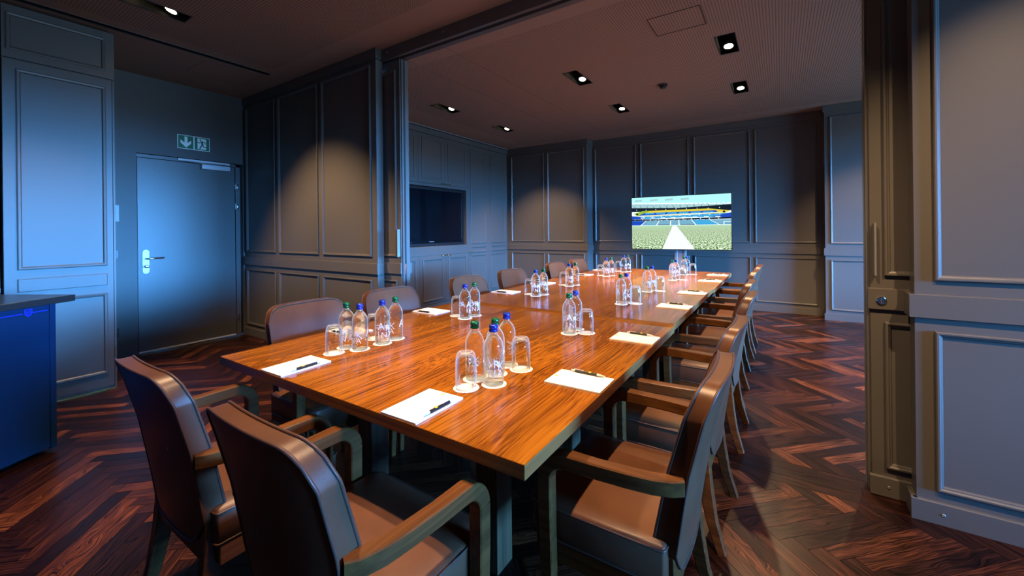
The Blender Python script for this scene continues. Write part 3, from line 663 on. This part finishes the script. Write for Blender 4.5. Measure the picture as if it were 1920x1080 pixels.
# ------------------------------------------------------------------ armchairs
def interp(tab, z):
    for (a, p), (c, q) in zip(tab, tab[1:]):
        if z <= c: k = (z-a)/(c-a); k = max(0, k); return p+(q-p)*k
    return tab[-1][1]
def make_chair():
    root = thing('armchair', 'x', 'chair')
    yb = [(.33, -.178), (.45, -.190), (.655, -.222), (.80, -.258), (.90, -.290)]
    th = [(.33, .064), (.45, .060), (.655, .050), (.90, .043)]
    hwid = [(.33, .212), (.45, .216), (.655, .226), (.80, .226), (.90, .222)]
    NU, NV = 20, 16; ZTOP = .882; R = .075
    us = [-1+2*i/NU for i in range(NU+1)]
    us = [math.copysign(abs(u)**.75, u) for u in us]
    def ztop(u):
        d = max(0, abs(u)*.226-(.226-R)); return ZTOP+.006*(1-u*u)-(R-math.sqrt(max(0, R*R-d*d)))
    def zbot(u):
        a = abs(u); return .352+.085*max(0, min(1, (a-.62)/.38))**1.6
    def pt(u, k, side):
        z = zbot(u)+(ztop(u)-zbot(u))*k; hw = interp(hwid, z)
        curve = .019*(u*u)
        puff = (.010 if side else -.004)*(1-u**4)*(1-(2*k-1)**6)
        return Vector((u*hw, interp(yb, z)+curve+(interp(th, z) if side else 0)+puff, z))
    b = MB(); g = {}
    for s in (0, 1):
        for i, u in enumerate(us):
            for j in range(NV+1):
                k = (j/NV); k = 1-(1-k)**1.35; g[s, i, j] = b.v(pt(u, k, s))
    for s in (0, 1):
        for i in range(NU):
            for j in range(NV): b._f([g[s, i, j], g[s, i+1, j], g[s, i+1, j+1], g[s, i, j+1]], True)
    ring = [(i, 0) for i in range(NU)]+[(NU, j) for j in range(NV)]+[(i, NV) for i in range(NU, 0, -1)]+[(0, j) for j in range(NV, 0, -1)]
    for a, c in zip(ring, ring[1:]+ring[:1]): b._f([g[0, a[0], a[1]], g[0, c[0], c[1]], g[1, c[0], c[1]], g[1, a[0], a[1]]], True)
    edges = [[g[s, i, j].co.copy() for i, j in ring] for s in (0, 1)]
    back = b.obj('backrest', 'leather', root, 50)
    p = MB()
    for s in (0, 1): p.tube(edges[s], .0042, 6, closed=True)
    p.obj('piping', 'piping', back)
    # seat cushion
    b = MB(); sec = []
    def seat_ring(z, ins, dome):
        pts = []; x1, y0, y1 = .246-ins, -.150+ins*.4, .252-ins; r = .03
        for cx, cy, a0 in ((x1-r, y1-r, 0), (-x1+r, y1-r, 90), (-x1+r, y0+.01, 180), (x1-r, y0+.01, 270)):
            for k in range(5):
                a = radians(a0+k*22.5); rr_ = r if cy > 0 else .01
                pts.append(Vector((cx+(r if cy > 0 else r)*cos(a), cy+rr_*sin(a), z+dome)))
        return pts
    rs = [seat_ring(.362, .004, 0), seat_ring(.366, 0, 0), seat_ring(.452, 0, 0), seat_ring(.460, .003, 0), seat_ring(.4655, .012, 0), seat_ring(.472, .05, 0), seat_ring(.476, .12, 0)]
    b.rings(rs); seat = b.obj('seat', 'leather', root, 60)
    p = MB(); p.tube([q+Vector((0, 0, .001)) for q in seat_ring(.456, -.001, 0)], .0032, 6, closed=True); p.tube(seat_ring(.366, -.001, 0), .003, 6, closed=True); p.obj('piping', 'piping', seat)
    b = MB(); b.box(-.238, .238, .20, .235, .300, .362, .003); b.box(-.246, -.21, -.14, .20, .300, .362, .003); b.box(.21, .246, -.14, .20, .300, .362, .003); b.box(-.21, .21, -.165, -.135, .300, .362, .003)
    b.obj('seat_frame', 'chairwood', root)
    def bar(name, pts, secs, parent, smooth=False):
        """pts: centre line, secs: (half size across x, half size in the plane)"""
        b = MB(); pts = [Vector(q) for q in pts]; rs = []
        for i, q in enumerate(pts):
            d = (pts[min(i+1, len(pts)-1)]-pts[max(i-1, 0)]).normalized()
            X = Vector((1, 0, 0)); X = (X-d*X.dot(d)).normalized(); N = d.cross(X)
            a, c = secs[i] if isinstance(secs, list) else secs; e_ = .0035
            rs.append([q+X*sx_*(a-ex)+N*sz*(c-ez) for sx_, sz, ex, ez in ((-1, -1, e_, 0), (1, -1, e_, 0), (1, -1, 0, e_), (1, 1, 0, e_), (1, 1, e_, 0), (-1, 1, e_, 0), (-1, 1, 0, e_), (-1, -1, 0, e_))])
        b.rings(rs, True, True, True); return b.obj(name, 'chairwood', parent, 30)
    for s in (-1, 1):
        arc = []
        for k in range(9):
            a = radians(90-k*10.6); arc.append((s*.272, .113+.066*cos(a), .566+.066*sin(a)))
        arm = [(s*.229, -.192, .632), (s*.242, -.165, .632), (s*.256, -.12, .632), (s*.264, -.06, .632), (s*.270, .02, .632)]+arc
        sc_ = [(.013, .021), (.019, .021), (.020, .021), (.020, .021), (.020, .021)]+[(.021, .021)]*len(arc)
        bar('armrest', arm, sc_, root)
        bar('leg', [arc[-1], (s*.272, .178, .48), (s*.272, .174, .30), (s*.271, .170, .12), (s*.270, .168, 0)], [(.021, .021), (.021, .021), (.019, .0195), (.0165, .017), (.014, .014)], root)
        bar('leg', [(s*.190, -.138, .435), (s*.192, -.141, .34), (s*.197, -.152, .24), (s*.204, -.173, .12), (s*.212, -.210, 0)], [(.022, .026), (.022, .026), (.021, .024), (.018, .020), (.015, .016)], root)
    return root
chair = make_chair()
ORD = ['first', 'second', 'third', 'fourth', 'fifth', 'sixth']
RY = [1.335, 2.015, 2.885, 3.547, 4.445, 5.065]; LY = [1.325, 1.93, 2.775, 3.475, 4.45, 5.10]
SEATS = []
SEATS.append(dict(c=(-1.645, .680), rz=0, pad=(-1.664, .817), lab='brown leather armchair at the near table end, left one with back scuffs', who='the left chair at the near table end'))
SEATS.append(dict(c=(-.945, .680), rz=0, pad=(-.942, .817), lab='brown leather armchair at the near table end, right one, nearest the camera', who='the right chair at the near table end'))
RP = [1.370, 2.045, 2.948, 3.630, 4.628, 5.245]; LP = [1.398, 2.030, 2.935, 3.598, 4.590, 5.225]
RX = [-.406, -.410, -.410, -.445, -.455, -.445]
for i in range(6):
    SEATS.append(dict(c=(RX[i], RY[i]), rz=pi/2, pad=(-.508, RP[i]), lab='brown leather armchair on the right side of the tables, %s from the camera' % ORD[i], who='the %s chair on the right side' % ORD[i]))
for i in range(6):
    SEATS.append(dict(c=(-2.055, LY[i]), rz=-pi/2, pad=(-2.098, LP[i]), lab='brown leather armchair on the left side of the tables, %s from the camera' % ORD[i], who='the %s chair on the left side' % ORD[i]))
for i, s in enumerate(SEATS):
    rz = s['rz']+radians(random.uniform(-1.2, 1.2))
    if i == 0:
        chair.location = (*s['c'], 0); chair.rotation_euler = (0, 0, rz); chair['label'] = s['lab']; chair['group'] = 'leather armchairs around the tables'; o = chair
    else: o = dup(chair, (*s['c'], 0), rz, s['lab'], 'leather armchairs around the tables')

for (x, z, dx, dz) in ((.055, .80, .004, .020), (.098, .655, .006, .030)):
    y = interp([(.33, -.178), (.45, -.190), (.655, -.222), (.80, -.258), (.90, -.290)], z)-.0052
    sc = MB(); sc.tube([(x, y+.003, z+dz/2), (x+dx, y+.0075, z-dz/2)], .0011, 5); sc.obj('scuff', 'greyplastic', chair)

# ------------------------------------------------------------------ things on the tables
def make_bottle(capm, pm, name='water_bottle'):
    t = thing(name, 'x', 'bottle')
    pr = [(.004, .0035), (.020, .0018), (.029, .0), (.033, .002), (.035, .007), (.0352, .03), (.0352, .128), (.0348, .136), (.0334, .144), (.0308, .152), (.0270, .160), (.0222, .167), (.0174, .1725), (.0142, .177), (.0130, .181), (.0130, .185), (.012, .188)]
    b = MB(); b.lathe(pr, 32); b.obj('glass_body', 'bottle', t, 60)
    b = MB(); b.lathe([(.0135, .186), (.0156, .187), (.0164, .1895), (.0162, .193), (.0146, .195), (.0136, .1965), (.0142, .198), (.0156, .1995), (.0162, .203), (.0154, .2085), (.0128, .2118), (.006, .2132), (.001, .2132)], 24); b.obj('screw_cap', capm, t, 50)
    R = .0357
    def wrap(z0, a0, k=1, lean=0):
        return lambda x, y: Vector((R*sin(a0+(x+lean*y)/R), -R*cos(a0+(x+lean*y)/R), z0+y*k))
    b = MB()
    for ch, sz, z0, a0, le in (('A', .050, .088, -.55, 0), ('R', .040, .078, .35, 0), ('K', .046, .070, .85, .1), ('I', .036, .052, -.9, .0), ('N', .040, .046, -.15, .1), ('A', .036, .045, .75, 0), ('A', .052, .080, 2.3, 0), ('R', .04, .07, 3.1, 0), ('K', .04, .05, 3.8, 0)):
        for f in text_mesh(ch, sz, wrap(z0, a0, 1, le)): b.poly(f)
    tag(b.obj('white_print', 'printwhite', t, recalc=False), kind='stuff')
    b = MB(); R = .0359
    for f in text_mesh('ARKINA', .0125, wrap(.0645, .12), 1.15): b.poly(f)
    for k in range(3):
        for f in text_mesh('ARKINA', .0055, wrap(.040+k*.008, 1.9)): b.poly(f)
    for z0, a0 in ((.022, 2.2), (.028, -1.5)):
        for f in text_mesh('I', .012, lambda x, y, z0=z0, a0=a0: Vector((R*sin(a0+y*1.4/R), -R*cos(a0+y*1.4/R), z0+x))): b.poly(f)
    tag(b.obj('small_print', pm, t, recalc=False), kind='stuff')
    return t
BG = make_bottle('capgreen', 'printgreen'); BB = make_bottle('capblue', 'printnavy')
TG = thing('tumbler', 'x', 'glass')
b = MB(); n = 28
out = [(.0362, .0), (.0368, .02), (.0368, .06), (.0360, .085), (.0345, .104), (.0315, .117), (.0265, .1245), (.0215, .126), (.020, .1245), (.001, .1235)]
inn = [(.001, .112), (.022, .113), (.028, .108), (.0325, .098), (.0342, .08), (.0350, .06), (.0350, .02), (.0346, 0)]
b.lathe_ = None
rs = [[Vector((r*cos(2*pi*k/n), r*sin(2*pi*k/n), z)) for k in range(n)] for r, z in out+inn+[out[0]]]
b.rings(rs, False, False); b.obj('glass', 'tumbler', TG, 60)
b = MB(); b.tube([(.0357*cos(2*pi*k/n), .0357*sin(2*pi*k/n), .0012) for k in range(n)], .0011, 6, closed=True); b.obj('rim', 'tumbler', TG)
def coaster_mesh():
    b = MB(); N = 72; r = lambda k: .0445+.0012*abs(sin(pi*k*18/N))
    a = [(r(k)*cos(2*pi*k/N), r(k)*sin(2*pi*k/N)) for k in range(N)]
    b.rings([[Vector((x, y, 0)) for x, y in a], [Vector((x, y, .0008)) for x, y in a], [Vector((x*.97, y*.97, .0012)) for x, y in a]], True, True, False)
    return b.mesh('coaster', 'white')
CM = coaster_mesh()
PADM = thing('notepad', 'x', 'notepad')
bx('paper_block', 'white', -.074, .074, 0, .21, 0, .006, PADM, .0006)
b = MB(); b.prism([(.007*cos(k*pi/8), .196+.007*sin(k*pi/8)) for k in range(16)], lambda x, y, d: Vector((x, y, .006+d)), 0, .0003); b.obj('gold_emblem', 'gold', PADM)
PEN = thing('ballpoint_pen', 'x', 'pen')
def ry(prof, nm, m, n=14):
    b = MB(); b.rings([[Vector((r*cos(2*pi*k/n), y, .0055+r*sin(2*pi*k/n))) for k in range(n)] for r, y in prof]); return b.obj(nm, m, PEN, 40)
ry([(.0055, -.036), (.0055, .052)], 'barrel', 'black'); ry([(.0009, -.068), (.0016, -.064), (.0040, -.054), (.0057, -.036)], 'tip', 'alu'); ry([(.0056, .052), (.0056, .058), (.0035, .059), (.0035, .067), (.003, .068)], 'end_button', 'alu')
bx('clip', 'alu', -.0016, .0016, .018, .056, .0115, .0125, PEN); bx('print_mark', 'yellow', -.0042, .0042, -.012, -.002, .0095, .0113, PEN)
SETL = {}   # green, blue, glass positions
SETS = [((-1.732, 1.200), (-1.649, 1.212), (-1.700, 1.112)), ((-.952, 1.194), (-.862, 1.188), (-.924, 1.108))]
SETS += [((-.918, 1.277), (-.938, 1.385), (-.862, 1.372)), ((-.939, 1.977), (-.948, 2.078), (-.865, 2.03)), ((-.957, 2.872), (-.946, 2.965), (-.874, 2.94)), ((-.956, 3.55), (-.938, 3.64), (-.868, 3.63)), ((-.960, 4.555), (-.945, 4.648), (-.874, 4.63)), ((-.956, 5.15), (-.943, 5.243), (-.872, 5.222))]
SETS += [((-1.653, 1.428), (-1.640, 1.334), (-1.752, 1.372)), ((-1.656, 2.079), (-1.657, 1.984), (-1.755, 2.02)), ((-1.648, 2.985), (-1.669, 2.89), (-1.762, 2.942)), ((-1.660, 3.64), (-1.680, 3.545), (-1.760, 3.585)), ((-1.668, 4.668), (-1.696, 4.575), (-1.780, 4.62)), ((-1.652, 5.238), (-1.676, 5.148), (-1.765, 5.20))]
first = dict(g=True, b=True, t=True, p=True, n=True)
def put(key, proto, loc, rz, label, group):
    if first[key]:
        first[key] = False; proto.location = loc; proto.rotation_euler = (0, 0, rz); proto['label'] = label; proto['group'] = group; return proto
    return dup(proto, loc, rz, label, group)
rots = [.25, -.55, 2.1, .6, 1.4, -.2, .9, 2.6, -.9, .3, 1.1, 2.0, -.4, .7]
for i, s in enumerate(SEATS):
    who = s['who']; g_, b_, t_ = SETS[i]; rz = s['rz']
    for key, pr, p, lab, grp, rr_ in (('g', BG, g_, 'green-capped clear water bottle set for %s', 'green-capped water bottles on the tables', rots[i]+.4), ('b', BB, b_, 'blue-capped clear water bottle set for %s', 'blue-capped water bottles on the tables', .55+rots[(i*5+1) % 14]), ('t', TG, t_, 'upturned clear tumbler on a coaster, set for %s', 'upturned tumblers on the tables', 0)):
        z = table_z(p[1])
        if key == 'b' and i == 1: rr_ = .55
        put(key, pr, (p[0], p[1], z+.0012), rr_, lab % who, grp)
        what = {'g': 'the green-capped bottle', 'b': 'the blue-capped bottle', 't': 'the tumbler'}[key]
        tag(link('coaster', CM, None, (p[0], p[1], z), random.uniform(0, 1)), 'white scalloped coaster under %s of %s' % (what, who), 'coaster', 'white paper coasters on the tables')
    px, py = s['pad']; z = table_z(py); jz = rz+radians(random.uniform(-1, 1))
    put('n', PADM, (px, py, z), jz, 'white notepad with small gold emblem, set for %s' % who, 'notepads on the tables')
    f = Vector((-sin(jz), cos(jz), 0)); r_ = Vector((cos(jz), sin(jz), 0))
    q = Vector((px, py, z+.006))+f*.098+r_*.066
    put('p', PEN, q, jz+radians(random.uniform(-3, 3)), 'black ballpoint pen on the notepad of %s' % who, 'pens on the notepads')

# ------------------------------------------------------------------ parquet: herringbone planks, each a part of the floor
PL, PW = .49, .07
SY0, SY1 = 2.475, 2.70          # straight strip of planks under the sliding partition
def inset(poly, g):
    n = len(poly); out = []
    for i in range(n):
        p0, p, p1 = Vector(poly[i-1]), Vector(poly[i]), Vector(poly[(i+1) % n])
        d0 = (p-p0).normalized(); d1 = (p1-p).normalized(); n0 = Vector((-d0.y, d0.x)); n1 = Vector((-d1.y, d1.x))
        k = n0+n1; k = k/max(.3, k.dot(n0)); out.append(p+k*g)
    return out
def plank_mesh(name, items):
    """items: (matrix, outline) with the outline counter-clockwise in the plank's own plane, x along the grain"""
    bm = bmesh.new(); uvl = bm.loops.layers.uv.new('UVMap')
    for M_, poly in items:
        bot = inset(poly, .00025); top = inset(poly, .0009); n = len(poly)
        a = [bm.verts.new(M_ @ Vector((p.x, p.y, 0))) for p in top]; c = [bm.verts.new(M_ @ Vector((p.x, p.y, -.0035))) for p in bot]
        fs = [(bm.faces.new(a), top)]
        for k in range(n):
            j = (k+1) % n; fs.append((bm.faces.new([c[k], c[j], a[j], a[k]]), [bot[k], bot[j], top[j], top[k]]))
        for f, uvs in fs:
            for lp, q in zip(f.loops, uvs): lp[uvl].uv = (q.x, q.y)
    me = bpy.data.meshes.new(name); bm.to_mesh(me); bm.free(); me.materials.append(M['plank']); return me
FULL = [(0, 0), (PL, 0), (PL, PW), (0, PW)]
def clip(poly, M_, ylim, sgn):
    """keep the part whose world y is beyond ylim on side sgn"""
    d = [sgn*((M_ @ Vector((x, y, 0))).y-ylim) for x, y in poly]; out = []
    for i in range(len(poly)):
        j = (i+1) % len(poly)
        if d[i] >= 0: out.append(poly[i])
        if d[i]*d[j] < 0:
            k = d[i]/(d[i]-d[j]); out.append((poly[i][0]+(poly[j][0]-poly[i][0])*k, poly[i][1]+(poly[j][1]-poly[i][1])*k))
    return out
def frame_mat(o, ex, ey): return Matrix(((ex.x, ey.x, 0, o.x), (ex.y, ey.y, 0, o.y), (0, 0, 1, 0), (0, 0, 0, 1)))
e1 = Vector((1, 1, 0)).normalized(); e2 = Vector((1, -1, 0)).normalized(); nW = 7
allp = []
def parea(p): return abs(sum(p[i-1][0]*p[i][1]-p[i][0]*p[i-1][1] for i in range(len(p))))/2
def herring(corner, y0, y1):
    for m_ in range(-16, 17):
        for k in range(-180, 181):
            for typ in (0, 1):
                if typ == 0: o_ = corner+e1*(k*PW+2*PL*m_)+e2*(k*PW); M_ = frame_mat(o_+e2*PW, e1, -e2)
                else: o_ = corner+e1*(k*PW+PL+2*PL*m_)+e2*((k-nW+1)*PW); M_ = frame_mat(o_, e2, e1)
                mid = M_ @ Vector((PL/2, PW/2, 0))
                if not (-5.8 < mid.x < XR+.1 and y0-.25 < mid.y < y1+.25): continue
                p = clip(clip(FULL, M_, y0, 1), M_, y1, -1)
                if len(p) < 3 or parea(p) < .0012: continue
                allp.append((M_, p))
herring(Vector((-.167, 2.0595, 0)), YN-.05, SY0)
herring(Vector((-.214, 2.857, 0)), SY1, 7.42)
for r_ in range(3):
    x = -5.75-.17*r_
    while x < XR:
        ln = .78; allp.append((Matrix.Translation((x, SY0+.075*r_, 0)), [(0, 0), (ln, 0), (ln, .075), (0, .075)])); x += ln
bpy.context.view_layer.update()
dg = bpy.context.evaluated_depsgraph_get()
def project(p):
    d = p-CAM_POS; w_ = d.dot(fw)
    if w_ < .2: return None
    return 960+769.38*d.dot(r2)/w_, 431-769.38*d.dot(u2)/w_
score = []
for idx, (M_, po) in enumerate(allp):
    cs = [project(M_ @ Vector((*q, 0))) for q in po]; n_ = len(po)
    cen = Vector((sum(q[0] for q in po)/n_, sum(q[1] for q in po)/n_))
    if any(c is None for c in cs): continue
    vis = 0
    for t_ in (.1, .3, .5, .7, .9):
        q0 = cen+(Vector(po[0])-cen)*(t_-.5)*1.5 if n_ != 4 else cen+Vector((PL*(t_-.5), 0))
        p = M_ @ Vector((q0.x, q0.y, .002)); pp = project(p)
        if pp is None: continue
        if not (0 <= pp[0] <= 1920 and 0 <= pp[1] <= 1080): continue
        d = CAM_POS-p; hit = SC.ray_cast(dg, p+d*.002, d.normalized(), distance=d.length-.05)
        if not hit[0]: vis += 1
    if not vis: continue
    ar = abs(sum(cs[i][0]*cs[(i+1) % n_][1]-cs[(i+1) % n_][0]*cs[i][1] for i in range(n_)))/2
    score.append((ar*vis/5, idx))
score.sort(reverse=True)
chosen = {i for _, i in score[:300]}
pm = plank_mesh('plank', [(Matrix.Identity(4), FULL)])
for i in sorted(chosen):
    M_, po = allp[i]
    o = link('plank', pm if po == FULL else plank_mesh('plank', [(Matrix.Identity(4), po)]), floor); o.matrix_world = M_
tag(link('parquet_planks', plank_mesh('parquet_planks', [q for i, q in enumerate(allp) if i not in chosen]), floor), kind='stuff')
